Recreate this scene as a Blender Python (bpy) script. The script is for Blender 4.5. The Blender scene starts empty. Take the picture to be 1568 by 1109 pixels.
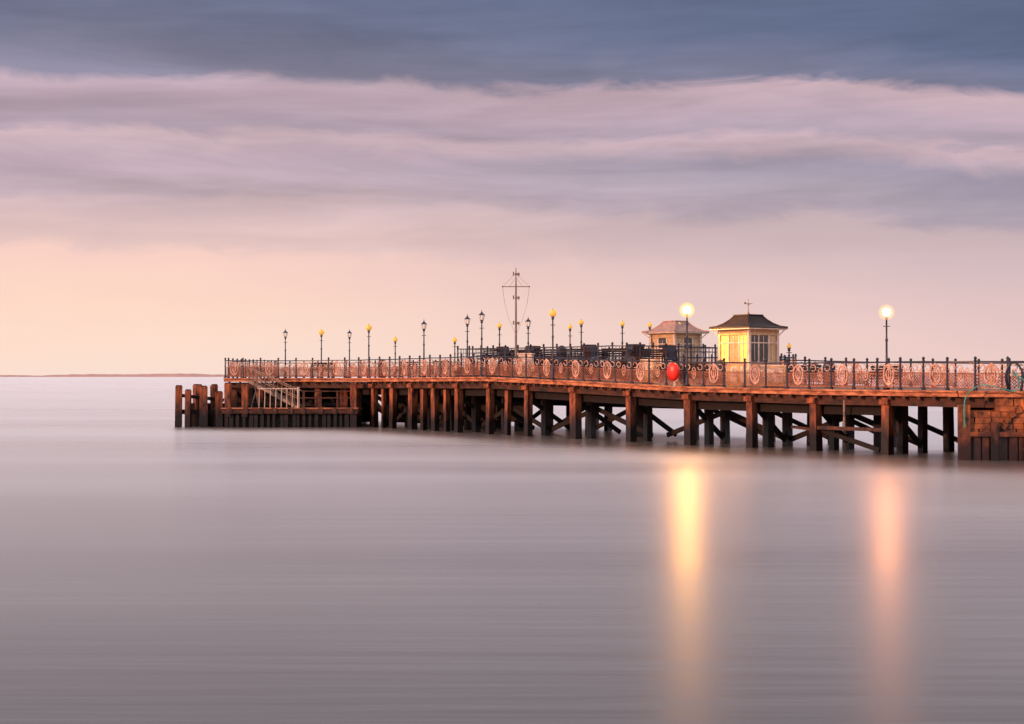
import bpy, math, random
from mathutils import Vector, Matrix
random.seed(7)
D=bpy.data
scene=bpy.context.scene
try:
    scene.view_settings.view_transform='Standard'; scene.view_settings.look='None'
except Exception: pass
def lin(c):
    o=[]
    for v in c:
        v=v/255.0
        o.append(v/12.92 if v<=0.04045 else ((v+0.055)/1.055)**2.4)
    return (o[0],o[1],o[2],1.0)

# ------------------------------------------------------------ materials
def mat(name,c1,c2,rough=0.7,scale=4.0,stretch=(1,1,1),bump=0.3,metal=0.0,wet=None,emit=None,estr=0.0):
    m=D.materials.new(name); m.use_nodes=True
    nt=m.node_tree; N=nt.nodes; L=nt.links
    b=N['Principled BSDF']; b.inputs['Roughness'].default_value=rough; b.inputs['Metallic'].default_value=metal
    geo=N.new('ShaderNodeNewGeometry')
    mp=N.new('ShaderNodeMapping'); mp.inputs['Scale'].default_value=stretch
    L.new(geo.outputs['Position'],mp.inputs['Vector'])
    n=N.new('ShaderNodeTexNoise'); n.inputs['Scale'].default_value=scale; n.inputs['Detail'].default_value=6; n.inputs['Roughness'].default_value=0.65
    L.new(mp.outputs[0],n.inputs['Vector'])
    r=N.new('ShaderNodeValToRGB'); r.color_ramp.elements[0].position=0.36; r.color_ramp.elements[1].position=0.64
    r.color_ramp.elements[0].color=(*c1,1); r.color_ramp.elements[1].color=(*c2,1)
    L.new(n.outputs['Fac'],r.inputs['Fac'])
    out=r.outputs['Color']
    if wet:
        z0,z1,wc=wet
        sp=N.new('ShaderNodeSeparateXYZ'); L.new(geo.outputs['Position'],sp.inputs[0])
        ad=N.new('ShaderNodeMath'); ad.operation='MULTIPLY_ADD'; ad.inputs[1].default_value=0.9; L.new(n.outputs['Fac'],ad.inputs[0])
        sb=N.new('ShaderNodeMath'); sb.operation='SUBTRACT'; L.new(sp.outputs['Z'],sb.inputs[0]); sb.inputs[1].default_value=0.45
        L.new(sb.outputs[0],ad.inputs[2])
        mr=N.new('ShaderNodeMapRange'); mr.inputs['From Min'].default_value=z0; mr.inputs['From Max'].default_value=z1
        L.new(ad.outputs[0],mr.inputs['Value'])
        mx=N.new('ShaderNodeMix'); mx.data_type='RGBA'; mx.inputs[6].default_value=(*wc,1)
        L.new(mr.outputs[0],mx.inputs[0]); L.new(out,mx.inputs[7]); out=mx.outputs[2]
        rr=N.new('ShaderNodeMapRange'); rr.inputs['To Min'].default_value=0.35; rr.inputs['To Max'].default_value=rough
        L.new(mr.outputs[0],rr.inputs['Value']); L.new(rr.outputs[0],b.inputs['Roughness'])
    L.new(out,b.inputs['Base Color'])
    if bump>0:
        bp=N.new('ShaderNodeBump'); bp.inputs['Strength'].default_value=bump; bp.inputs['Distance'].default_value=0.03
        L.new(n.outputs['Fac'],bp.inputs['Height']); L.new(bp.outputs[0],b.inputs['Normal'])
    if emit:
        b.inputs['Emission Color'].default_value=(*emit,1); b.inputs['Emission Strength'].default_value=estr
    return m
M={}
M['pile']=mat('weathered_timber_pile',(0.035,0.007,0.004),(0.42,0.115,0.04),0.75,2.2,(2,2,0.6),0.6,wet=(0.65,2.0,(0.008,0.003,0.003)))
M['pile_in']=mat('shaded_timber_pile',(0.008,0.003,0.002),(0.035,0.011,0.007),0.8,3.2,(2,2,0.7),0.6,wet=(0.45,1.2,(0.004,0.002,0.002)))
M['shade_dark']=mat('shade_dark_timber',(0.003,0.0015,0.0015),(0.010,0.004,0.004),0.85,3.0,bump=0.4)  # near-black colour carries the shade under the pier; bench slats use it too
M['fascia']=mat('rusty_fascia_timber',(0.17,0.045,0.022),(0.70,0.28,0.14),0.7,2.5,(0.8,0.8,3),0.5)
M['beam']=mat('dark_edge_beam',(0.010,0.004,0.003),(0.10,0.028,0.013),0.75,2.0,(0.8,0.8,2),0.5)
M['deck']=mat('deck_planks',(0.14,0.09,0.07),(0.26,0.18,0.14),0.8,5,bump=0.4)
M['blue']=mat('navy_painted_iron',(0.010,0.014,0.036),(0.022,0.028,0.06),0.45,8,bump=0.1)
M['lattice']=mat('rusty_lattice_iron',(0.14,0.04,0.022),(0.44,0.17,0.095),0.6,3,bump=0.1)
M['scroll']=mat('pink_scroll_iron',(0.42,0.20,0.14),(0.80,0.52,0.42),0.5,3,bump=0.1)
M['cream']=mat('cream_painted_wood',(0.40,0.25,0.13),(0.60,0.42,0.24),0.6,2,bump=0.15)
M['white']=mat('white_painted_wood',(0.55,0.43,0.36),(0.76,0.65,0.56),0.55,4,bump=0.15)
M['grey']=mat('weathered_grey_paint',(0.10,0.06,0.05),(0.38,0.27,0.22),0.6,4,bump=0.2)
M['roof']=mat('dark_slate_roof',(0.012,0.008,0.011),(0.03,0.017,0.021),0.65,6,bump=0.5)
M['roofp']=mat('pale_lead_roof',(0.34,0.21,0.19),(0.5,0.34,0.30),0.6,4,bump=0.3)
M['glass']=mat('dark_window_glass',(0.03,0.03,0.04),(0.06,0.06,0.07),0.12,2,bump=0)
M['litglass']=mat('lit_window_glass',(0.6,0.34,0.08),(0.8,0.5,0.14),0.2,2,bump=0,emit=(1,0.60,0.12),estr=0.8)
M['red']=mat('red_fibreglass',(0.60,0.015,0.01),(0.75,0.03,0.02),0.35,3,bump=0.05)
M['gold']=mat('amber_lamp_globe',(0.75,0.42,0.08),(0.85,0.52,0.14),0.25,4,bump=0,emit=(1,0.55,0.08),estr=0.4)
M['frost']=mat('frosted_lantern_glass',(0.75,0.72,0.7),(0.85,0.82,0.8),0.3,4,bump=0,emit=(1,0.85,0.7),estr=0.25)
M['lit']=mat('lit_lamp_bulb',(0.9,0.8,0.6),(0.95,0.85,0.7),0.3,4,bump=0,emit=(1,0.43,0.09),estr=1500)
M['lit2']=mat('lit_lamp_bulb_warm',(0.9,0.8,0.6),(0.95,0.85,0.7),0.3,4,bump=0,emit=(1,0.36,0.13),estr=950)
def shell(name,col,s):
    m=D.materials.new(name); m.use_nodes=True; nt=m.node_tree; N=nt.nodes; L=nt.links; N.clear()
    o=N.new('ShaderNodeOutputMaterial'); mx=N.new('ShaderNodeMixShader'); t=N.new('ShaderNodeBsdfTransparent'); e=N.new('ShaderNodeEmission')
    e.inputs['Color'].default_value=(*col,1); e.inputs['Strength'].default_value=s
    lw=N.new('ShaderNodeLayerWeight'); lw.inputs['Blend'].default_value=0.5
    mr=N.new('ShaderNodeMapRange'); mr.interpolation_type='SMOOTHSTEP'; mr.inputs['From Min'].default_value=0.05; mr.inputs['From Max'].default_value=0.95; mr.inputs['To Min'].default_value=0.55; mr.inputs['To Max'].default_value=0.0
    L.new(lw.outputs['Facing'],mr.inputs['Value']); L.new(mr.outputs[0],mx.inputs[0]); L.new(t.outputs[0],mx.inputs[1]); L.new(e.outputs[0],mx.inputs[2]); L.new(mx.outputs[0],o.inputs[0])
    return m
M['shell']=shell('lamp_halo_shell',(1,0.50,0.16),2.2)  # added shell: the lamp's soft halo drawn as rim-fading emission
M['shell2']=shell('lamp_halo_shell_warm',(1,0.46,0.22),2.0)  # same drawn halo for the warmer lamp
M['teal']=mat('teal_hose',(0.03,0.25,0.22),(0.06,0.38,0.33),0.4,4,bump=0)
M['quay']=mat('rusty_quay_masonry',(0.04,0.008,0.004),(0.56,0.17,0.045),0.7,1.7,(1.2,1.2,0.9),0.8,wet=(0.4,2.2,(0.022,0.006,0.005)))
M['mast']=mat('mast_grey_iron',(0.12,0.09,0.09),(0.22,0.17,0.17),0.5,5,bump=0.1)
M['coast']=mat('haze_tinted_coast',(0.50,0.32,0.30),(0.60,0.40,0.36),0.9,0.004,bump=0)  # atmospheric haze is mixed into this pale coast colour

# ------------------------------------------------------------ mesh builder
class MB:
    def __init__(s): s.v=[];s.f=[];s.m=[];s.names=[]
    def mi(s,k):
        if k not in s.names: s.names.append(k)
        return s.names.index(k)
    def hexa(s,p,k):
        b=len(s.v); s.v+= [tuple(q) for q in p]
        for f in ((0,3,2,1),(4,5,6,7),(0,1,5,4),(1,2,6,5),(2,3,7,6),(3,0,4,7)):
            s.f.append(tuple(b+i for i in f)); s.m.append(s.mi(k))
    def box(s,c,size,k,ang=0.0,top=1.0):
        cx,cy,cz=c; w,d,h=[q/2 for q in size]; ca,sa=math.cos(ang),math.sin(ang)
        P=[]
        for z,t in ((-h,1.0),(h,top)):
            for x,y in ((-w,-d),(w,-d),(w,d),(-w,d)):
                x*=t;y*=t
                P.append((cx+x*ca-y*sa,cy+x*sa+y*ca,cz+z))
        s.hexa(P,k)
    def beam(s,a,b,w,h,k):
        a=Vector(a);b=Vector(b);d=(b-a)
        if d.length<1e-6:return
        d.normalize(); up=Vector((0,0,1))
        if abs(d.z)>0.97: up=Vector((-0.6,0.8,0))
        r=d.cross(up).normalized(); u=r.cross(d).normalized()
        P=[]
        for q in (a,b):
            for i,j in ((-1,-1),(1,-1),(1,1),(-1,1)):
                P.append(q+r*(w/2*i)+u*(h/2*j))
        s.hexa(P,k)
    def lathe(s,c,prof,n,k,smooth=True):
        cx,cy,cz=c; b=len(s.v)
        for r,z in prof:
            for i in range(n):
                a=2*math.pi*i/n
                s.v.append((cx+r*math.cos(a),cy+r*math.sin(a),cz+z))
        for j in range(len(prof)-1):
            for i in range(n):
                s.f.append((b+j*n+i,b+j*n+(i+1)%n,b+(j+1)*n+(i+1)%n,b+(j+1)*n+i)); s.m.append(s.mi(k))
        s.f.append(tuple(b+i for i in reversed(range(n)))); s.m.append(s.mi(k))
        s.f.append(tuple(b+(len(prof)-1)*n+i for i in range(n))); s.m.append(s.mi(k))
    def ball(s,c,r,k,n=16,sz=1.0):
        prof=[(max(0.002,r*math.sin(math.pi*j/10)),-r*sz*math.cos(math.pi*j/10)) for j in range(11)]
        s.lathe(c,prof,n,k)
    def path(s,pts,w,k):
        for a,b in zip(pts[:-1],pts[1:]): s.beam(a,b,w,w,k)
    def poly(s,pts,z0,z1,k,zf=None):
        b=len(s.v); n=len(pts)
        for p in pts: s.v.append((p[0],p[1],(zf(p) if zf else 0)+z0))
        for p in pts: s.v.append((p[0],p[1],(zf(p) if zf else 0)+z1))
        i0=s.mi(k)
        s.f.append(tuple(b+i for i in reversed(range(n)))); s.m.append(i0)
        s.f.append(tuple(b+n+i for i in range(n))); s.m.append(i0)
        for i in range(n):
            j=(i+1)%n
            s.f.append((b+i,b+j,b+n+j,b+n+i)); s.m.append(i0)
    def obj(s,name,parent=None,smooth=False):
        me=D.meshes.new(name); me.from_pydata(s.v,[],s.f)
        for k in s.names: me.materials.append(M[k])
        me.polygons.foreach_set('material_index',s.m)
        if smooth: me.polygons.foreach_set('use_smooth',[True]*len(s.f))
        me.update()
        o=D.objects.new(name,me); scene.collection.objects.link(o)
        if parent: o.parent=parent
        return o
def empty(name):
    o=D.objects.new(name,None); scene.collection.objects.link(o); return o

# ------------------------------------------------------------ pier plan (metres)
NEAR=[(26,49.0),(20,50.6),(16.4,52.2),(14.43,55.2),(12.2,58),(10.03,60.5),(7.69,63),(5.33,66),(2.88,69),(.63,72),(-1.33,74.5),(-3.07,76.8),(-4.5,79),(-5.84,81),(-7.11,82.8),(-8.38,84.5),(-9.63,86),(-13,87.4),(-17.8,88)]
FAR_N=[(30,54),(23.5,55.6),(21.2,56.4),(19.4,58.9),(17.2,61.7),(15,64.2),(12.65,66.7)]
FAR_W=[(14.5,71.4),(12.1,75.9),(9.83,78.9),(7.87,81.4),(6.1,83.7),(4.7,85.9),(3.4,87.9),(2.1,89.7),(.8,91.4),(-.4,92.9),(-8,100),(-17,103)]
FAR=FAR_N+FAR_W
def zd(y):
    T=[(40,2.5),(58,2.5),(63,2.58),(69,2.82),(74.5,3.0),(84.5,2.93),(90,2.9),(120,2.9)]
    for (a,za),(b,zb) in zip(T[:-1],T[1:]):
        if a<=y<=b: return za+(zb-za)*(y-a)/(b-a)
    return 2.9
NX,NY=0.8,0.6     # across-pier direction
pier=empty('timber_pier')
mb=MB()
def resample(pts,n):
    L=[0]
    for a,b in zip(pts[:-1],pts[1:]): L.append(L[-1]+math.dist(a,b))
    out=[]
    for i in range(n):
        t=L[-1]*i/(n-1)
        for j in range(len(pts)-1):
            if L[j+1]>=t-1e-9:
                u=(t-L[j])/(L[j+1]-L[j]); out.append((pts[j][0]+(pts[j+1][0]-pts[j][0])*u,pts[j][1]+(pts[j+1][1]-pts[j][1])*u)); break
    return out
def deckseg(nearpts,farpts,sub=3):
    for i in range(len(nearpts)-1):
        p=[nearpts[i],nearpts[i+1],farpts[i+1],farpts[i]]
        P=[(x,y,zd(y)-0.10) for x,y in p]+[(x,y,zd(y)) for x,y in p]
        mb.hexa([P[0],P[3],P[2],P[1],P[4],P[7],P[6],P[5]],'deck')
deckseg(NEAR[:7],FAR_N)
nw=NEAR[6:]; fw=[FAR_N[-1]]+FAR_W
deckseg(nw,resample(fw[1:],len(nw)))
mb.obj('deck',pier)
mb=MB()
def edge(pts,off):
    for a,b in zip(pts[:-1],pts[1:]):
        A=Vector((a[0],a[1],zd(a[1])));B=Vector((b[0],b[1],zd(b[1])))
        d=(B-A).normalized()
        n=Vector((d.y,-d.x,0)).normalized()*off
        mb.beam(A+n*1.0+Vector((0,0,-0.02)),B+n*1.0+Vector((0,0,-0.02)),0.16,0.07,'fascia')
        mb.beam(A+n*0.4+Vector((0,0,-0.14)),B+n*0.4+Vector((0,0,-0.14)),0.10,0.15,'fascia')
        mb.beam(A-n*2.2+Vector((0,0,-0.43)),B-n*2.2+Vector((0,0,-0.43)),0.16,0.34,'beam')
        Ln=(B-A).length; k=max(1,int(Ln/0.62))
        for i in range(k):
            q=A.lerp(B,(i+.5)/k)+n*0.6
            mb.beam(q+Vector((0,0,-.34)),q+Vector((0,0,-.22)),0.10,0.14,'beam')
edge(NEAR[1:],-0.10); edge(FAR[1:],0.10)
mb.obj('edge_beams',pier)

# piles
mb=MB(); br=MB()
def pile(x,y,ztop,w=0.36,ang=None,k='pile'):
    a=math.atan2(0.8,-0.6) if ang is None else ang
    w*=random.uniform(0.82,1.12); lean=random.uniform(-0.06,0.06); a+=random.uniform(-.08,.08)
    ca,sa=math.cos(a),math.sin(a); h=w/2; P=[]
    for z,t,dx in ((-1.0,1.06,lean),(ztop,1,0)):
        for u,v in ((-h,-h),(h,-h),(h,h),(-h,h)):
            u*=t;v*=t; P.append((x+dx+u*ca-v*sa,y+u*sa+v*ca,z))
    mb.hexa(P,k)
bents=NEAR[3:17]
ROWS_N=[0.25,1.3,2.4,4.2,5.3]
ROWS_W=[0.25,1.35,4.3,8.3]
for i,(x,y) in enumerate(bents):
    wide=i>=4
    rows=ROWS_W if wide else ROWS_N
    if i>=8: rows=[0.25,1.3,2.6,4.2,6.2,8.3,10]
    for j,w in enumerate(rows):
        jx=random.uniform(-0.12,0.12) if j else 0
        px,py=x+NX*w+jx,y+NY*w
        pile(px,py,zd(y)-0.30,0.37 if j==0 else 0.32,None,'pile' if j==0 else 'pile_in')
    W=rows[-1]
    z=zd(y)-0.45
    br.beam((x+NX*.1,y+NY*.1,z),(x+NX*W,y+NY*W,z),0.3,0.3,'shade_dark')
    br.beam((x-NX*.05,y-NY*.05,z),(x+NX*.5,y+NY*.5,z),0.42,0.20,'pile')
    for (w0,w1) in (((0.35,2.4),) if i<4 else ((0.35,3.2),)):
        br.beam((x+NX*w0-.05,y+NY*w0,1.9),(x+NX*w1-.05,y+NY*w1,0.25),0.10,0.22,'shade_dark')
    if i<len(bents)-1:
        x2,y2=bents[i+1]
        w=2.55 if not wide else 1.6
        if i%2==0: br.beam((x+NX*w,y+NY*w,0.25),(x2+NX*w,y2+NY*w,1.45),0.09,0.22,'shade_dark')
        else: br.beam((x+NX*w,y+NY*w,1.45),(x2+NX*w,y2+NY*w,0.25),0.09,0.22,'shade_dark')
        if i<4: br.beam((x+NX*5.3,y+NY*5.3,0.25),(x2+NX*5.3,y2+NY*5.3,1.5),0.09,0.2,'shade_dark')
        if i>=5: br.beam((x+NX*4.4,y+NY*4.4,1.6),(x2+NX*4.4,y2+NY*4.4,0.2),0.09,0.22,'shade_dark')
        br.beam((x+NX*.6,y+NY*.6,zd(y)-.80),(x2+NX*.6,y2+NY*.6,zd(y2)-.80),0.12,0.40,'shade_dark')
        if i>=4: br.beam((x+NX*6,y+NY*6,1.8),(x2+NX*6,y2+NY*6,1.8),0.12,0.8,'shade_dark')  # dark sheet added among the braces as under-deck shade
        if i>=7: br.beam((x+NX*3,y+NY*3,1.1),(x2+NX*3,y2+NY*3,1.1),0.12,1.1 if i<9 else 1.8,'shade_dark')  # taller dark sheet standing in for the deeper shade between rows
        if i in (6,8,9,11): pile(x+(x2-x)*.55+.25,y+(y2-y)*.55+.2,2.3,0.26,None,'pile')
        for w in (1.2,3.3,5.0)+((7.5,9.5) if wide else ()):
            br.beam((x+NX*w,y+NY*w,zd(y)-.27),(x2+NX*w,y2+NY*w,zd(y2)-.27),0.2,0.32,'shade_dark')
br.beam((12.35,58.1,0.95),(14.5,55.4,0.95),0.10,0.14,'pile')
br.beam((11.6,59.0,0.95),(12.4,58.2,0.85),0.09,0.12,'beam')
br.beam((13.3,56.9,1.0),(13.3,56.9,2.1),0.08,0.08,'grey')
br.beam((12.5,58.3,0.9),(14.4,55.7,0.15),0.10,0.18,'shade_dark')
for gx in (-17.4,-15.6,-13.8,-12.0,-10.4):
    for gy in (88.3,91,94,97,100):
        pile(gx+random.uniform(-.1,.1),gy-(0.0 if gx<-12.5 else 0.9)+0.2,2.6,0.4,0.1,'pile' if gy<89 else 'pile_in')
for gy in (88.5,91,94,97):
    br.beam((-17.6,gy,2.45),(-10,gy-.6,2.45),0.25,0.3,'beam')
    br.beam((-17.6,gy,1.3),(-10,gy-.6,1.3),0.16,0.22,'shade_dark')
    for k in range(4):
        x0=-17.4+k*1.85
        br.beam((x0,gy+.2,0.1),(x0+1.85,gy,2.3),0.1,0.2,'shade_dark')
        br.beam((x0,gy+.3,2.3),(x0+1.85,gy+.1,0.1),0.1,0.2,'shade_dark')
br.beam((-17.2,92,1.2),(-9,91.4,1.2),0.15,2.2,'shade_dark')  # near-black sheet in place of the shade under the pier head
mb.obj('piles',pier); br.obj('bracing_and_shade_sheets',pier)

# ------------------------------------------------------------ railings
def railing(name,pts,inset=0.0,bay=1.12,base=None,fancy=True,parent=None,posts='blue',h=1.10):
    r=MB()
    L=sum(math.dist(a,b) for a,b in zip(pts[:-1],pts[1:])); n=max(1,round(L/bay))
    S=resample(pts,n+1)
    zf=(lambda y:zd(y)) if base is None else (lambda y:base)
    Q=[Vector((x,y,zf(y)+random.uniform(-.015,.015))) for x,y in S]
    Z=lambda z:Vector((0,0,z))
    for i,q in enumerate(Q):
        r.lathe(q,[(0.085,0),(0.085,0.10),(0.048,0.16),(0.042,0.7),(0.055,0.74),(0.04,0.8),(0.042,h),(0.07,h+0.02),(0.035,h+0.05),(0.065,h+0.10),(0.055,h+0.14),(0.008,h+0.18)],8,posts)
        if i==n: break
        p=Q[i+1]
        r.beam(q+Z(h-0.02),p+Z(h-0.02),0.055,0.055,posts)
        if not fancy:
            for z in (0.15,0.48,0.8): r.beam(q+Z(z),p+Z(z),0.03,0.03,posts)
            for t in (0.25,0.5,0.75):
                c=q.lerp(p,t); r.beam(c+Z(.15),c+Z(h),0.018,0.018,posts)
            continue
        r.beam(q+Z(0.12),p+Z(0.12),0.04,0.04,'lattice')
        r.beam(q+Z(0.66),p+Z(0.66),0.035,0.035,'lattice')
        d=p-q; hh=0.54; ln=d.length; m=9
        for sgn in (0,1):
            for k in range(-4,m):
                t0=k/m; t1=t0+hh/ln*1.0
                z0,z1=0.12,0.66
                a0,a1=max(t0,0),min(t1,1)
                if a1<=a0: continue
                zz0=z0+(a0-t0)/(t1-t0)*hh; zz1=z0+(a1-t0)/(t1-t0)*hh
                if sgn: zz0,zz1=z0+z1-zz0,z0+z1-zz1
                r.beam(q+d*a0+Z(zz0),q+d*a1+Z(zz1),0.014,0.024,'lattice')
        c=q.lerp(p,0.5); e=d.normalized()
        def ring(cx,cz,rx,rz,w,a0=0,a1=360,ns=14):
            pp=[c+e*(cx+rx*math.cos(math.radians(a0+(a1-a0)*t/ns)))+Z(cz+rz*math.sin(math.radians(a0+(a1-a0)*t/ns))) for t in range(ns+1)]
            r.path(pp,w,'scroll')
        if i%2==0:
            ring(0,0.60,0.24,0.40,0.05); ring(0,0.62,0.12,0.20,0.04)
            ring(0,0.90,0.07,0.07,0.04,ns=8); ring(0,0.30,0.07,0.07,0.04,ns=8)
            r.beam(c+Z(.12),c+Z(h-.04),0.03,0.03,'scroll')
        else:
            ring(0,0.62,0.11,0.24,0.03)
            ring(0,0.62,0.03,0.12,0.03,ns=8)
        for sx in (-1,1):
            ring(sx*0.36,0.87,0.13,0.13,0.03,0,300 if sx>0 else -300,9)
    return r.obj(name,parent)
def inset(pts,o):
    out=[]
    for i,p in enumerate(pts):
        a=pts[max(0,i-1)]; b=pts[min(len(pts)-1,i+1)]
        d=Vector((b[0]-a[0],b[1]-a[1])).normalized()
        out.append((p[0]+d.y*o,p[1]-d.x*o))
    return out
railing('ornate_pier_railing',inset(NEAR[1:],0.18))
railing('ornate_pier_railing',inset(FAR,-0.2)[1:])
railing('ornate_pier_railing',[(-17.6,88.3),(-16.9,102.7)])
RD=[(-3.2,81.2),(5.7,71.8),(11.6,77.2),(3.2,85.6)]
rp=MB(); rp.poly(RD,2.9,3.55,'beam')
up=rp.obj('raised_promenade_deck')
railing('plain_iron_railing',[(-3.1,81.2),(5.7,71.9),(11.5,77.2),(3.3,85.4),(-3.1,81.3)],base=3.553,fancy=False,bay=1.0,h=1.05)

# ------------------------------------------------------------ lamps
def lamp(x,y,zb,kind,r=0.16,gm='gold',name='street_lamp',sh=None):
    z0=zd(y)
    h=zb-z0; e=empty(name); e.location=(x,y,z0)
    m=MB()
    m.lathe((0,0,0),[(0.13,0),(0.13,0.12),(0.09,0.18),(0.10,0.5),(0.065,0.6),(0.05,0.95),(0.07,1.0),(0.045,1.06),(0.038,h*0.62),(0.06,h*0.64),(0.035,h*0.67),(0.032,h-r-0.14),(0.08,h-r-0.10),(0.05,h-r-0.05),(0.10,h-r+0.02)],10,'blue')
    m.beam((-0.13,0,h*0.82),(0.13,0,h*0.82),0.03,0.03,'blue')
    if kind!='lantern':
        if not sh: m.lathe((0,0,h+r-0.03),[(0.05,0),(0.03,0.03),(0.01,0.06)],8,'blue')
        m.obj('lamp_post',e,True)
        g=MB(); g.ball((0,0,h),r,gm,24); g.obj('globe',e,True)
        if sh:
            g=MB(); g.ball((0,0,h),r*2.1,sh,32); g.obj('halo_shell',e,True)  # oversized shell added as the lit lamp's halo
    else:
        a=0.15
        for i in range(6):
            t=math.pi/3*i
            m.beam((0.08*math.cos(t),0.08*math.sin(t),h-0.17),(a*math.cos(t),a*math.sin(t),h+0.12),0.018,0.018,'blue')
        m.lathe((0,0,h+0.12),[(0.18,0),(0.16,0.03),(0.10,0.09),(0.05,0.12),(0.045,0.16),(0.02,0.19),(0.006,0.30)],6,'blue')
        m.obj('lamp_post',e)
        g=MB(); g.lathe((0,0,h-0.17),[(0.08,0),(0.15,0.285)],6,'frost'); g.obj('lantern_glass',e)
    return e
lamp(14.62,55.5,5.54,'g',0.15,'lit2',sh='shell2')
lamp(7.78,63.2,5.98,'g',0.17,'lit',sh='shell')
lamp(2.02,70.4,6.17,'g',0.19)
lamp(-1.60,75.2,6.15,'lantern')
lamp(-4.98,80.4,5.86,'lantern')
lamp(-8.62,85.6,5.97,'g',0.19)
lamp(-12.6,94,5.94,'g',0.19)
lamp(-15.3,96,5.85,'lantern')
lamp(-11.2,98,5.88,'lantern')
lamp(-7.8,95,5.5,'g',0.16)
lamp(-3.7,92,5.4,'g',0.16)
lamp(-2.45,78,6.05,'lantern')
lamp(-.72,82,5.97,'g',0.14)
lamp(.9,79,5.95,'lantern')
lamp(3.45,84.5,5.98,'g',0.14)
lamp(3.8,78,6.0,'g',0.14)
lamp(6.13,79,5.97,'g',0.14)
lamp(7.85,81,5.97,'g',0.14)
lamp(9.3,79.5,5.94,'g',0.14)
lamp(12.9,66.2,4.45,'g',0.11)

# ------------------------------------------------------------ pavilions
def pavilion(name,x,y,z0,side,eave,zeave,zridge,roofm,vane,lit):
    e=empty(name); e.location=(x,y,z0)
    e.rotation_euler=(0,0,math.atan2(0.6,0.8))
    h=zeave-z0; s=side/2
    w=MB()
    for sx in (-1,1):
        for sy in (-1,1):
            w.box((sx*s,sy*s,h/2),(0.13,0.13,h),'white')
    for ax in range(4):
        a=ax*math.pi/2; ca,sa=math.cos(a),math.sin(a)
        def P(u,v): return (u*ca-v*sa,u*sa+v*ca)
        c=P(0,-s); w.box((c[0],c[1],0.5),(side-0.13,0.07,1.0),'cream',a)
        w.box((c[0],c[1],1.03),(side-0.13,0.12,0.06),'white',a)
        w.box((c[0],c[1],h-0.14),(side-0.13,0.10,0.28),'cream',a)
        w.box((c[0],c[1],h-0.62),(side-0.13,0.09,0.05),'white',a)
        for u in (-side*0.18,side*0.18):
            c=P(u,-s); w.box((c[0],c[1],(h+0.78)/2),(0.07,0.08,h-1.34),'white',a)
        for dx in (-side*0.34,0,side*0.34):
            c=P(dx,-s-0.045); w.box((c[0],c[1],0.5),(side*0.22,0.02,0.72),'white',a)
        for gi,u in enumerate((-side*0.32,0,side*0.32)):
            c=P(u,-s+0.01)
            if ax==3 : k='litglass' if gi in (0,2) else 'cream'
            elif ax==0: k='glass' if gi in (0,1) else 'cream'
            else: k='glass'
            if not lit: k='glass' if gi==1 else 'cream'
            wd=side*0.25 if gi!=1 else side*0.30
            w.box((c[0],c[1],(1.06+h-0.28)/2),(wd,0.03,h-1.36),k,a)
            c=P(u,-s-0.012)
            w.box((c[0],c[1],h*0.66),(0.03,0.03,h-1.45),'white',a)
    w.obj('walls',e)
    r=MB(); E=eave/2; H=zridge-zeave
    prof=[(E,0.0),(E*0.99,0.05),(E*0.80,H*0.16),(E*0.62,H*0.38),(E*0.46,H*0.68),(E*0.34,H*1.0)]
    b=len(r.v); k=r.mi(roofm)
    for q,z in prof:
        for (i,j) in ((-1,-1),(1,-1),(1,1),(-1,1)): r.v.append((i*q,j*q,h+0.03+z))
    for n in range(len(prof)-1):
        for i in range(4):
            r.f.append((b+n*4+i,b+n*4+(i+1)%4,b+n*4+4+(i+1)%4,b+n*4+4+i)); r.m.append(k)
    n=len(prof)-1; r.f.append((b+n*4,b+n*4+1,b+n*4+2,b+n*4+3)); r.m.append(k)
    r.box((0,0,h),(eave-0.06,eave-0.06,0.055),'white')
    for (i,j) in ((-1,-1),(1,-1),(1,1),(-1,1)):
        for a2,b2 in zip(prof[1:-1],prof[2:]):
            r.beam((i*a2[0],j*a2[0],h+0.045+a2[1]),(i*b2[0],j*b2[0],h+0.045+b2[1]),0.06,0.05,roofm)
    t=E*0.34
    r.box((0,0,h+0.05+H),(2*t+0.1,2*t+0.1,0.05),roofm)
    for i in (-1,1):
        for j in (-1,1):
            r.beam((i*s,j*s,h-0.35),(i*(E-.12),j*(E-.12),h-0.03),0.05,0.05,'white')
    r.obj('roof',e)
    if vane:
        v=MB(); zt=h+0.07+H
        v.lathe((0,0,zt),[(0.09,0),(0.05,0.08),(0.022,0.12),(0.018,0.42),(0.05,0.45),(0.05,0.5),(0.012,0.54),(0.008,0.72)],8,'mast')
        v.beam((-0.16,0.1,zt+0.5),(0.16,-0.1,zt+0.5),0.02,0.025,'mast')
        v.box((-0.12,0.08,zt+0.52),(0.10,0.015,0.09),'mast',-0.4)
        v.obj('weathervane',e)
    return e
pavilion('pier_kiosk',10.64,64.0,zd(64),1.80,2.50,5.15,5.74,'roof',True,True)
pavilion('pier_shelter',9.2,80.0,3.555,1.95,2.70,5.46,6.08,'roofp',False,False)

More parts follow.
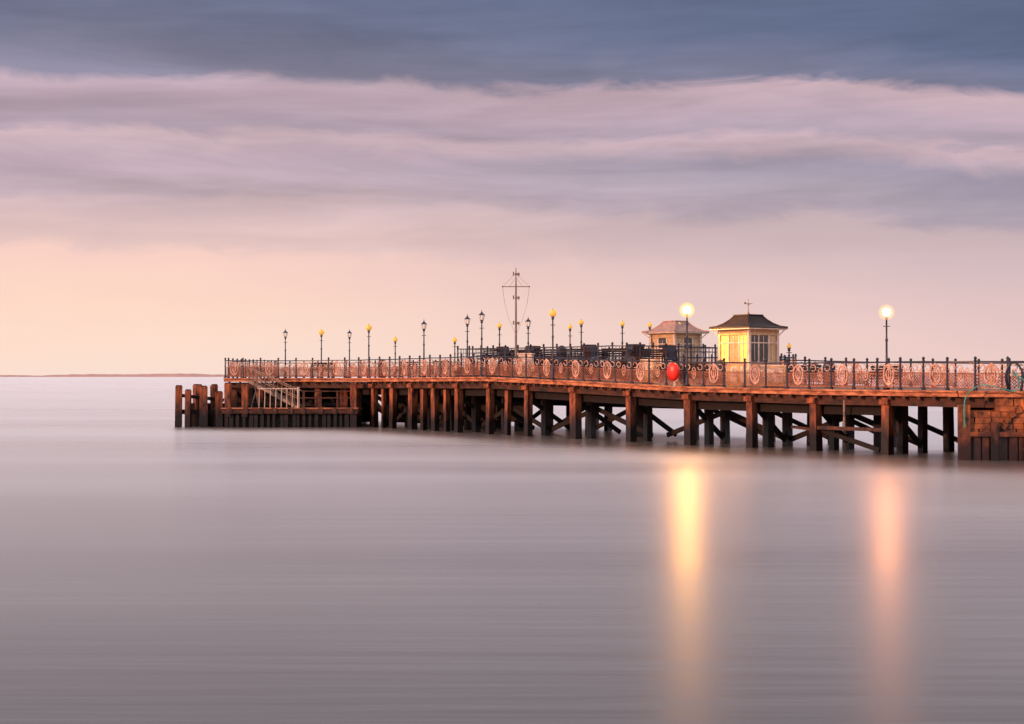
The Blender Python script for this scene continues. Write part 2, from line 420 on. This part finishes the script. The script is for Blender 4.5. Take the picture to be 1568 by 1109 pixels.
# ------------------------------------------------------------ signal mast
e=empty('signal_mast'); e.location=(0.21,76,zd(76)); z0=zd(76)
m=MB(); m.lathe((0,0,0),[(0.14,0),(0.12,0.25),(0.07,0.35),(0.055,2.9),(0.045,4.8),(0.02,5.85)],8,'mast'); 
za=7.83-z0
m.beam((-.72,0,za),(.72,0,za),0.045,0.045,'mast')
for zz in (8.5-z0,7.24-z0,5.88-z0):
    m.box((0.07,0,zz),(0.26,0.12,0.10),'mast'); m.box((-0.13,0,zz+.02),(0.07,0.1,0.2),'mast'); m.box((0.15,0,zz-.02),(0.06,0.1,0.2),'mast')
for sx in (-1,1):
    m.beam((0,0,8.55-z0),(sx*.72,0,za),0.012,0.012,'mast')
    m.path([(sx*.72,0,za),(sx*.60,0,za-.9),(sx*.38,0,za-1.7),(sx*.05,0,za-2.5)],0.012,'mast')
    m.beam((sx*.35,0,za),(sx*.05,0,za+.45),0.012,0.012,'mast')
    m.ball((sx*.72,0,za),0.04,'mast',8)
m.obj('mast_and_yard',e)

# ------------------------------------------------------------ lifebuoy housing
e=empty('lifebuoy_housing'); e.location=(7.22,63.2,zd(63))
m=MB(); m.beam((0,0,0),(0,0,1.05),0.08,0.08,'white')
e.rotation_euler=(0,0,math.radians(-32)); m.obj('post',e)
m=MB(); b=len(m.v); n=24; k=m.mi('red')
for yy,rr in ((0,0.27),(-0.03,0.30),(-0.13,0.30),(-0.19,0.22),(-0.20,0.02)):
    for i in range(n):
        a=2*math.pi*i/n; m.v.append((rr*math.cos(a),-0.05+yy,0.66+rr*1.35*math.sin(a)))
for j in range(4):
    for i in range(n):
        m.f.append((b+j*n+i,b+j*n+(i+1)%n,b+(j+1)*n+(i+1)%n,b+(j+1)*n+i)); m.m.append(k)
m.f.append(tuple(range(n))); m.m.append(k)
m.obj('cover',e,True)

def cabinet(name,x,y,w,h,zb,k):
    e=empty(name); e.location=(x,y,zb); e.rotation_euler=(0,0,math.radians(-20))
    m=MB(); m.box((0,0,h/2),(w,0.35,h),k); m.box((0,0,h+0.03),(w+.1,0.45,0.06),'white'); m.box((0,-0.185,h*0.55),(w*0.8,0.02,h*0.7),'white')
    m.box((w*.3,-0.2,h*.5),(0.03,0.03,0.12),'mast')
    m.box((0,0,-0.03),(w-.06,.3,.06),'beam')
    m.obj('cabinet_body',e)
cabinet('equipment_cabinet',0.72,73.2,0.72,1.15,zd(73.2)+.06,'white')
cabinet('equipment_cabinet',6.35,66.3,0.6,1.0,zd(66.3)+.06,'cream')
cabinet('equipment_cabinet',11.3,61.3,1.0,0.85,zd(61.3)+.06,'cream')
def bench(x,y,z,ang):
    e=empty('promenade_bench'); e.location=(x,y,z); e.rotation_euler=(0,0,ang)
    m=MB()
    for i in range(4): m.box((0,-0.2+i*0.12,0.45),(1.6,0.1,0.035),'shade_dark')
    for i in range(4): m.beam((-0.8,0.24+i*.02,0.56+i*.12),(0.8,0.24+i*.02,0.56+i*.12),0.03,0.09,'shade_dark')
    for sx in (-.72,0,.72):
        m.beam((sx,-.22,0),(sx,-.22,.44),.05,.05,'blue'); m.beam((sx,.2,0),(sx,.3,.98),.05,.05,'blue'); m.beam((sx,-.25,.66),(sx,.26,.66),.05,.04,'blue'); m.beam((sx,-.24,.44),(sx,-.24,.66),.04,.04,'blue')
    m.obj('bench_frame',e)
for (x,y,a) in ((0.4,79,-.6),(2.0,77.5,-.7),(3.2,76.0,-.8),(5.2,75,-.7),(6.6,76,-.7),(1.0,81,.2),(4.5,79,-.6),(-1.3,80.4,-.8),(7.6,77.5,-.5),(0.2,82,-.6)):
    bench(x,y,3.553,a)
for (x,y,a) in ((-6.3,84,-.8),(-4.2,81.4,-.8),(1.6,72.9,-.8),(3.2,70.9,-.85),(4.8,69.2,-.8),(8.2,65.4,-.8),(12.6,61.8,-.8),(15.2,58.4,-.9),(-12,90,0)):
    bench(x,y,zd(y),a)
# litter bins and stacked deckchair trolleys along the promenade
def bin_(x,y,z):
    e=empty('litter_bin'); e.location=(x,y,z); m=MB()
    m.lathe((0,0,0),[(0.22,0),(0.25,0.05),(0.27,0.85),(0.29,0.88),(0.27,0.93),(0.20,1.08),(0.08,1.15),(0.02,1.16)],14,'blue')
    m.box((0,-0.24,0.97),(0.24,0.1,0.10),'glass'); m.obj('bin_body',e)
for q in ((4.1,69.9,zd(69.9)),(-2.3,78.0,zd(78)),(13.6,61.0,zd(61)),(9.4,64.0,zd(64)),(2.7,77.2,3.553),(-7.9,86.5,zd(86.5))): bin_(*q)
def stack(x,y,z,a,n):
    e=empty('stacked_deckchairs'); e.location=(x,y,z); e.rotation_euler=(0,0,a); m=MB()
    for i in range(n):
        o=i*0.11
        for sx in (-.28,.28):
            m.beam((sx,o-.25,0),(sx,o+.25,1.15),.035,.05,'beam'); m.beam((sx*.85,o+.25,0),(sx*.85,o-.2,0.9),.035,.05,'beam')
        m.beam((-.28,o+.25,1.15),(.28,o+.25,1.15),.04,.04,'beam'); m.beam((0,o-.1,.35),(0,o+.24,1.12),.48,.015,'blue')
    m.obj('frames_and_canvas',e)
for q in ((0.9,78.4,3.553,-.5,7),(4.3,75.2,3.553,.4,6),(6.0,74.2,3.553,-.9,8),(-0.4,80.2,3.553,.3,5),(8.6,76.5,3.553,.2,6),(5.6,68.6,zd(68.6),-.8,5),(2.4,72.3,zd(72.3),.6,5)): stack(*q)

# ------------------------------------------------------------ landing stage, fender piles, gangway
ls=empty('landing_stage')
m=MB()
m.box((-13.2,86.0,1.05),(8.0,2.9,0.14),'deck')
m.box((-13.2,84.5,0.98),(8.1,0.18,0.30),'beam')
for i in range(9):
    m.box((-16.8+i*.9+random.uniform(-.1,.1),84.42,0.98),(0.28,0.12,0.36),'pile')
m.box((-13.2,84.47,1.14),(8.15,0.2,0.05),'fascia')
m.box((-13.2,84.9,0.2),(7.9,0.16,1.3),'shade_dark')  # dark panel stands in for the shade below the stage
for i in range(22):
    x=-17.0+i*0.36+random.uniform(-.08,.08)
    m.box((x,84.75,0.2),(random.uniform(.14,.26),0.2,1.3),'pile_in')
m.box((-13.0,86.9,0.2),(7.6,.2,1.2),'shade_dark')  # rear panel, shade again put in as a dark surface
m.obj('stage_deck_piles_and_shade',ls)
m=MB()
for x in (-12.4,-11.4,-10.4,-9.5):
    m.box((x,84.75,1.65),(0.12,0.12,1.1),'beam')
for z in (1.75,2.15): m.beam((-12.5,84.7,z),(-9.4,84.7,z),0.06,0.07,'beam')
for x in (-16.9,-15.9): m.box((x,84.7,1.6),(0.34,0.34,2.0),'pile')
m.box((-9.45,84.8,1.2),(0.36,0.36,3.0),'pile')
m.obj('stage_rail',ls)
g=empty('gangway_stair'); m=MB()
A=Vector((-16.0,86.3,2.75)); B=Vector((-12.8,85.5,1.12))
for off in (0,0.95):
    o=Vector((0.1*off,off,0))
    m.beam(A+o,B+o,0.08,0.18,'grey')
    for z in (0.55,1.0): m.beam(A+o+Vector((0,0,z-.25)),B+o+Vector((0,0,z)),0.045,0.045,'grey')
    for i in range(13):
        p=A.lerp(B,i/12)+o; m.beam(p,p+Vector((0.0,0,0.98-.25*(1-i/12))),0.03,0.03,'grey')
for i in range(11):
    p=A.lerp(B,(i+.5)/11)+Vector((0,0.45,0.02)); m.box(p,(0.3,0.9,0.04),'deck')
m.beam((-15.6,85.0,1.1),(-15.1,85.0,3.0),0.05,0.05,'grey'); m.beam((-15.1,85.0,1.1),(-15.5,85.1,2.9),0.05,0.05,'grey')
m.beam((-12.75,84.9,1.1),(-12.75,84.9,2.4),0.10,0.10,'white')
m.beam((-15.2,84.9,2.3),(-12.75,84.9,2.3),0.05,0.05,'white')
for i in range(8):
    x=-15.1+i*.33; m.beam((x,84.9,1.12),(x+.03,84.9,2.3),0.035,0.035,'white')
m.obj('stair_and_handrails',g)
fp=empty('mooring_piles'); m=MB(); mb=m
for (x,y,zt,w) in ((-19.95,85.2,2.45,.36),(-19.35,85.0,2.2,.34),(-19.0,86.3,2.5,.36),(-18.45,85.1,2.42,.40),(-17.95,85.6,2.48,.34),(-17.5,85.0,2.1,.36),(-19.4,87.4,2.5,.34),(-18.3,87.6,2.5,.34),(-17.2,86.0,2.55,.42)):
    pile(x,y,zt,w,random.uniform(-.3,.5),'pile')
    m.box((x,y,zt+.03),(w*.9,w*.9,.06),'beam',0.2)
m.beam((-20,85.45,0.9),(-17.3,85.35,0.9),0.2,0.28,'shade_dark'); m.beam((-20,85.5,1.9),(-17.3,85.4,1.6),0.14,0.2,'shade_dark')
m.beam((-19.9,86.7,0.6),(-17.3,86.7,0.6),0.3,1.6,'shade_dark')  # tall dark sheet added as shade behind the piles
m.obj('piles_and_shade_sheet',fp)

# ------------------------------------------------------------ quay wall : masonry over timber sheeting
q=empty('quay_wall'); m=MB()
m.poly([(16.5,51.95),(20.0,50.98),(26,49.7),(30,60),(19.5,60)],-1.0,1.80,'quay')
m.poly([(17.55,51.7),(20.0,50.98),(26,49.7),(30,60),(19.5,60)],1.81,2.16,'quay')
yf=lambda x:51.78-(x-16.35)*0.24
x=16.35
while x<26:
    w=random.uniform(0.26,0.40)
    m.box((x+w/2,yf(x)+random.uniform(-.05,.05),(random.uniform(0.85,1.0)-1)/2),(w*0.86,0.24,1.95),'quay',-0.24+random.uniform(-.05,.05)); x+=w
z=0.92
while z<2.2:
    hh=random.uniform(0.19,0.27); x=16.3+random.uniform(0,.2)
    if z>1.7: x=17.5
    while x<26:
        w=random.uniform(0.32,0.75)
        m.box((x+w/2,yf(x+w/2)+random.uniform(0,.07),z+hh/2),(w-0.012,0.28,hh-0.012),'quay',-0.24+random.uniform(-.02,.02),0.985); x+=w
    z+=hh
cx=19.0
for i in range(13):
    a=math.radians(15+150*i/12); 
    xx=cx-1.25*math.cos(a); zz=0.95+1.1*math.sin(a)
    m.beam((xx,yf(xx)-.17,zz-.11*math.sin(a)),(xx-0.12*math.cos(a),yf(xx)-.17,zz+.14*math.sin(a)),0.16,0.22,'quay')
m.beam((16.3,51.58,0.95),(26,49.25,0.95),0.14,0.16,'quay')
m.box((16.42,51.7,0.5),(0.4,0.4,3.0),'quay',-0.2)
for x in (17.4,18.5,19.6): m.box((x,yf(x)-.2,0.3),(0.26,0.26,2.2),'pile',-0.2)
m.obj('masonry_and_sheeting',q)
e=empty('coiled_water_hose'); m=MB()
def bez(pts,n=24):
    out=[]
    P=[Vector(p) for p in pts]
    P=[P[0]]+P+[P[-1]]
    for i in range(1,len(P)-2):
        for t in range(n//4):
            u=t/(n//4); a,b,c,d=P[i-1:i+3]
            out.append(0.5*((2*b)+(-a+c)*u+(2*a-5*b+4*c-d)*u*u+(-a+3*b-3*c+d)*u**3))
    out.append(P[-1]); return out
m.path(bez([(16.35,51.4,1.2),(16.4,51.4,2.3),(16.9,51.2,2.72),(17.5,51.0,2.62),(18.0,50.9,2.52),(18.1,50.8,2.9),(17.9,50.8,3.2),(18.15,50.7,3.0),(18.6,50.6,2.55),(19.5,50.3,2.6)]),0.035,'teal')
m.obj('hose',e)
e=empty('boarding_gate'); m=MB()
for z in (0.6,0.95): m.beam((17.95,51.4,2.5+z),(21,50.3,2.5+z),0.06,0.08,'white')
for i in range(4): m.beam((17.95+i,51.4-.35*i,2.5),(17.95+i,51.4-.35*i,3.7),0.1,0.1,'blue')
m.path(bez([(17.9,51.2,2.5),(17.75,51.1,3.1),(18.0,51.1,3.55),(18.3,51,3.2),(18.25,51,2.5)]),0.07,'blue')
m.path(bez([(18.3,51.1,3.3),(18.8,50.9,3.1),(19.2,50.8,2.6)]),0.06,'scroll')
m.obj('gate_bars',e)

# ------------------------------------------------------------ water, coast
def water():
    me=D.meshes.new('sea_water'); S=30000
    me.from_pydata([(-S,-2000,0),(S,-2000,0),(S,S,0),(-S,S,0)],[],[(0,1,2,3)])
    o=D.objects.new('sea_water',me); scene.collection.objects.link(o)
    m=D.materials.new('calm_sea'); m.use_nodes=True; nt=m.node_tree; N=nt.nodes; L=nt.links
    N.clear(); out=N.new('ShaderNodeOutputMaterial')
    gl=N.new('ShaderNodeBsdfGlossy'); gl.distribution='MULTI_GGX'; gl.inputs['Color'].default_value=(1,0.99,1.0,1)
    df=N.new('ShaderNodeBsdfDiffuse'); df.inputs['Color'].default_value=(0.010,0.010,0.016,1)
    mx=N.new('ShaderNodeMixShader')
    fr=N.new('ShaderNodeFresnel'); fr.inputs['IOR'].default_value=1.27
    geo=N.new('ShaderNodeNewGeometry')
    mp=N.new('ShaderNodeMapping'); mp.inputs['Scale'].default_value=(0.12,1.6,1); L.new(geo.outputs['Position'],mp.inputs['Vector'])
    n=N.new('ShaderNodeTexNoise'); n.inputs['Scale'].default_value=1.0; n.inputs['Detail'].default_value=5; L.new(mp.outputs[0],n.inputs['Vector'])
    mp2=N.new('ShaderNodeMapping'); mp2.inputs['Scale'].default_value=(0.02,0.09,1); L.new(geo.outputs['Position'],mp2.inputs['Vector'])
    n2=N.new('ShaderNodeTexNoise'); n2.inputs['Scale'].default_value=1.0; n2.inputs['Detail'].default_value=3; L.new(mp2.outputs[0],n2.inputs['Vector'])
    rr=N.new('ShaderNodeMapRange'); rr.inputs['From Min'].default_value=0.3; rr.inputs['From Max'].default_value=0.7; rr.inputs['To Min'].default_value=0.26; rr.inputs['To Max'].default_value=0.34
    L.new(n2.outputs['Fac'],rr.inputs['Value']); L.new(rr.outputs[0],gl.inputs['Roughness'])
    bp=N.new('ShaderNodeBump'); bp.inputs['Strength'].default_value=0.3; bp.inputs['Distance'].default_value=0.05
    L.new(n.outputs['Fac'],bp.inputs['Height'])
    L.new(bp.outputs[0],gl.inputs['Normal'])
    L.new(fr.outputs[0],mx.inputs[0])
    L.new(df.outputs[0],mx.inputs[1]); L.new(gl.outputs[0],mx.inputs[2]); L.new(mx.outputs[0],out.inputs['Surface'])
    me.materials.append(m)
water()
m=MB(); b=0; n=160; k=m.mi('coast')
for i in range(n+1):
    x=-2600+i*(3600/n)
    hh=10.5*(0.65+0.25*math.sin(i*.13)+0.15*math.sin(i*.41+1)+0.25*random.random())*min(1,(n-i)/40)
    m.v+= [(x,5000,-1),(x,5000+60,max(1,hh)),(x,5300,max(1,hh)*.8)]
for i in range(n):
    for j in range(2):
        m.f.append((i*3+j,(i+1)*3+j,(i+1)*3+j+1,i*3+j+1)); m.m.append(k)
m.obj('distant_coastline')

# ------------------------------------------------------------ sky (world)
w=D.worlds.new('World'); scene.world=w; w.use_nodes=True; nt=w.node_tree; N=nt.nodes; L=nt.links
bg=N['Background']
tc=N.new('ShaderNodeTexCoord'); sp=N.new('ShaderNodeSeparateXYZ'); L.new(tc.outputs['Generated'],sp.inputs[0])
def math_(op,a,b=None,c=None,clamp=False):
    n=N.new('ShaderNodeMath'); n.operation=op; n.use_clamp=clamp
    for i,v in enumerate((a,b,c)):
        if v is None: continue
        if isinstance(v,(int,float)): n.inputs[i].default_value=v
        else: L.new(v,n.inputs[i])
    return n.outputs[0]
def noise(scale,detail,rough,loc=(0,0,0),dist=0.0):
    mp=N.new('ShaderNodeMapping'); mp.inputs['Scale'].default_value=scale; mp.inputs['Location'].default_value=loc
    L.new(tc.outputs['Generated'],mp.inputs['Vector'])
    n=N.new('ShaderNodeTexNoise'); n.inputs['Scale'].default_value=1; n.inputs['Detail'].default_value=detail; n.inputs['Roughness'].default_value=rough; n.inputs['Distortion'].default_value=dist
    L.new(mp.outputs[0],n.inputs['Vector']); return n.outputs['Fac']
def smooth(v,a,b,lo=0,hi=1):
    n=N.new('ShaderNodeMapRange'); n.interpolation_type='SMOOTHSTEP'
    n.inputs['From Min'].default_value=a;n.inputs['From Max'].default_value=b;n.inputs['To Min'].default_value=lo;n.inputs['To Max'].default_value=hi
    L.new(v,n.inputs['Value']); return n.outputs[0]
X,Y,Z=sp.outputs
n1=noise((3.2,3.2,12),2,0.45,(3.1,0,1.7))
n2=noise((12,12,36),5,0.58,(0,5,2),0.6)
n3=noise((3.0,3.0,26),5,0.55,(7,1,4),0.6)
n4=noise((7,7,70),4,0.6,(2,8,1),0.3)
v=math_('ADD',Z,math_('MULTIPLY',math_('SUBTRACT',n1,0.5),0.030))
v=math_('ADD',v,math_('MULTIPLY',math_('SUBTRACT',n2,0.5),0.030))
v=math_('ADD',v,smooth(X,0.20,0.36,0,0.022))
v=math_('MULTIPLY',v,2.0)
def ramp(stops):
    r=N.new('ShaderNodeValToRGB'); e=r.color_ramp.elements
    while len(e)>1: e.remove(e[-1])
    e[0].position=stops[0][0]*2; e[0].color=lin(stops[0][1])
    for p,c in stops[1:]:
        q=e.new(min(1,p*2)); q.color=lin(c)
    L.new(v,r.inputs['Fac']); return r.outputs['Color']
left=ramp([(0,(249,223,209)),(.02,(253,221,203)),(.05,(253,215,197)),(.080,(249,208,196)),(.088,(232,198,193)),(.118,(212,184,187)),(.126,(196,173,182)),(.150,(190,167,179)),(.162,(206,178,185)),(.168,(180,160,174)),(.195,(192,168,180)),(.203,(142,136,157)),(.235,(118,120,145)),(.27,(100,107,134)),(.285,(102,109,136)),(.33,(225,212,216)),(.5,(252,238,240))])
right=ramp([(0,(236,207,200)),(.03,(236,203,198)),(.06,(226,195,194)),(.088,(214,187,189)),(.11,(206,181,186)),(.118,(180,164,177)),(.145,(160,150,168)),(.160,(202,174,182)),(.166,(176,158,173)),(.197,(203,174,183)),(.205,(124,124,149)),(.235,(95,106,135)),(.27,(94,104,132)),(.285,(102,109,136)),(.33,(225,212,216)),(.5,(252,238,240))])
mix=N.new('ShaderNodeMix'); mix.data_type='RGBA'
L.new(smooth(X,-0.28,0.26),mix.inputs[0]); L.new(left,mix.inputs[6]); L.new(right,mix.inputs[7])
st=math_('MULTIPLY',smooth(n3,0.34,0.68,1.10,0.83),smooth(n4,0.35,0.65,0.96,1.04))
hi=smooth(Z,0.06,0.14)
stf=math_('ADD',math_('MULTIPLY',math_('SUBTRACT',st,1.0),hi),1.0)
stf=math_('MULTIPLY',stf,smooth(Z,0.27,0.38,1.0,2.4))  # unseen sky above the view, brightness added to lift the water
stf=math_('MULTIPLY',stf,smooth(Z,0.44,0.70,1.0,0.12))
vm=N.new('ShaderNodeVectorMath'); vm.operation='SCALE'; L.new(mix.outputs[2],vm.inputs[0]); L.new(stf,vm.inputs['Scale'])
sky=N.new('ShaderNodeTexSky'); sky.sky_type='NISHITA'; sky.sun_disc=False
SE=math.radians(13); SAZ=math.radians(238)
sky.sun_elevation=SE; sky.sun_rotation=SAZ
sc=N.new('ShaderNodeVectorMath'); sc.operation='SCALE'; L.new(sky.outputs[0],sc.inputs[0]); sc.inputs['Scale'].default_value=0.003
ad=N.new('ShaderNodeVectorMath'); ad.operation='ADD'; L.new(vm.outputs[0],ad.inputs[0]); L.new(sc.outputs[0],ad.inputs[1])
L.new(ad.outputs[0],bg.inputs['Color']); bg.inputs['Strength'].default_value=1.0

sl=D.lights.new('sun','SUN'); sl.energy=3.4; sl.angle=math.radians(1.0); sl.color=(1,0.43,0.22)
so=D.objects.new('sun',sl); scene.collection.objects.link(so)
sd=Vector((math.sin(SAZ)*math.cos(SE),math.cos(SAZ)*math.cos(SE),math.sin(SE)))
so.rotation_euler=sd.to_track_quat('Z','Y').to_euler()

cam=D.cameras.new('camera'); co=D.objects.new('camera',cam); scene.collection.objects.link(co)
cam.sensor_width=36; cam.lens=50; cam.clip_end=60000; cam.clip_start=0.1
co.location=(0,0,3.05); co.rotation_euler=(math.radians(90.566),0,0)
scene.camera=co
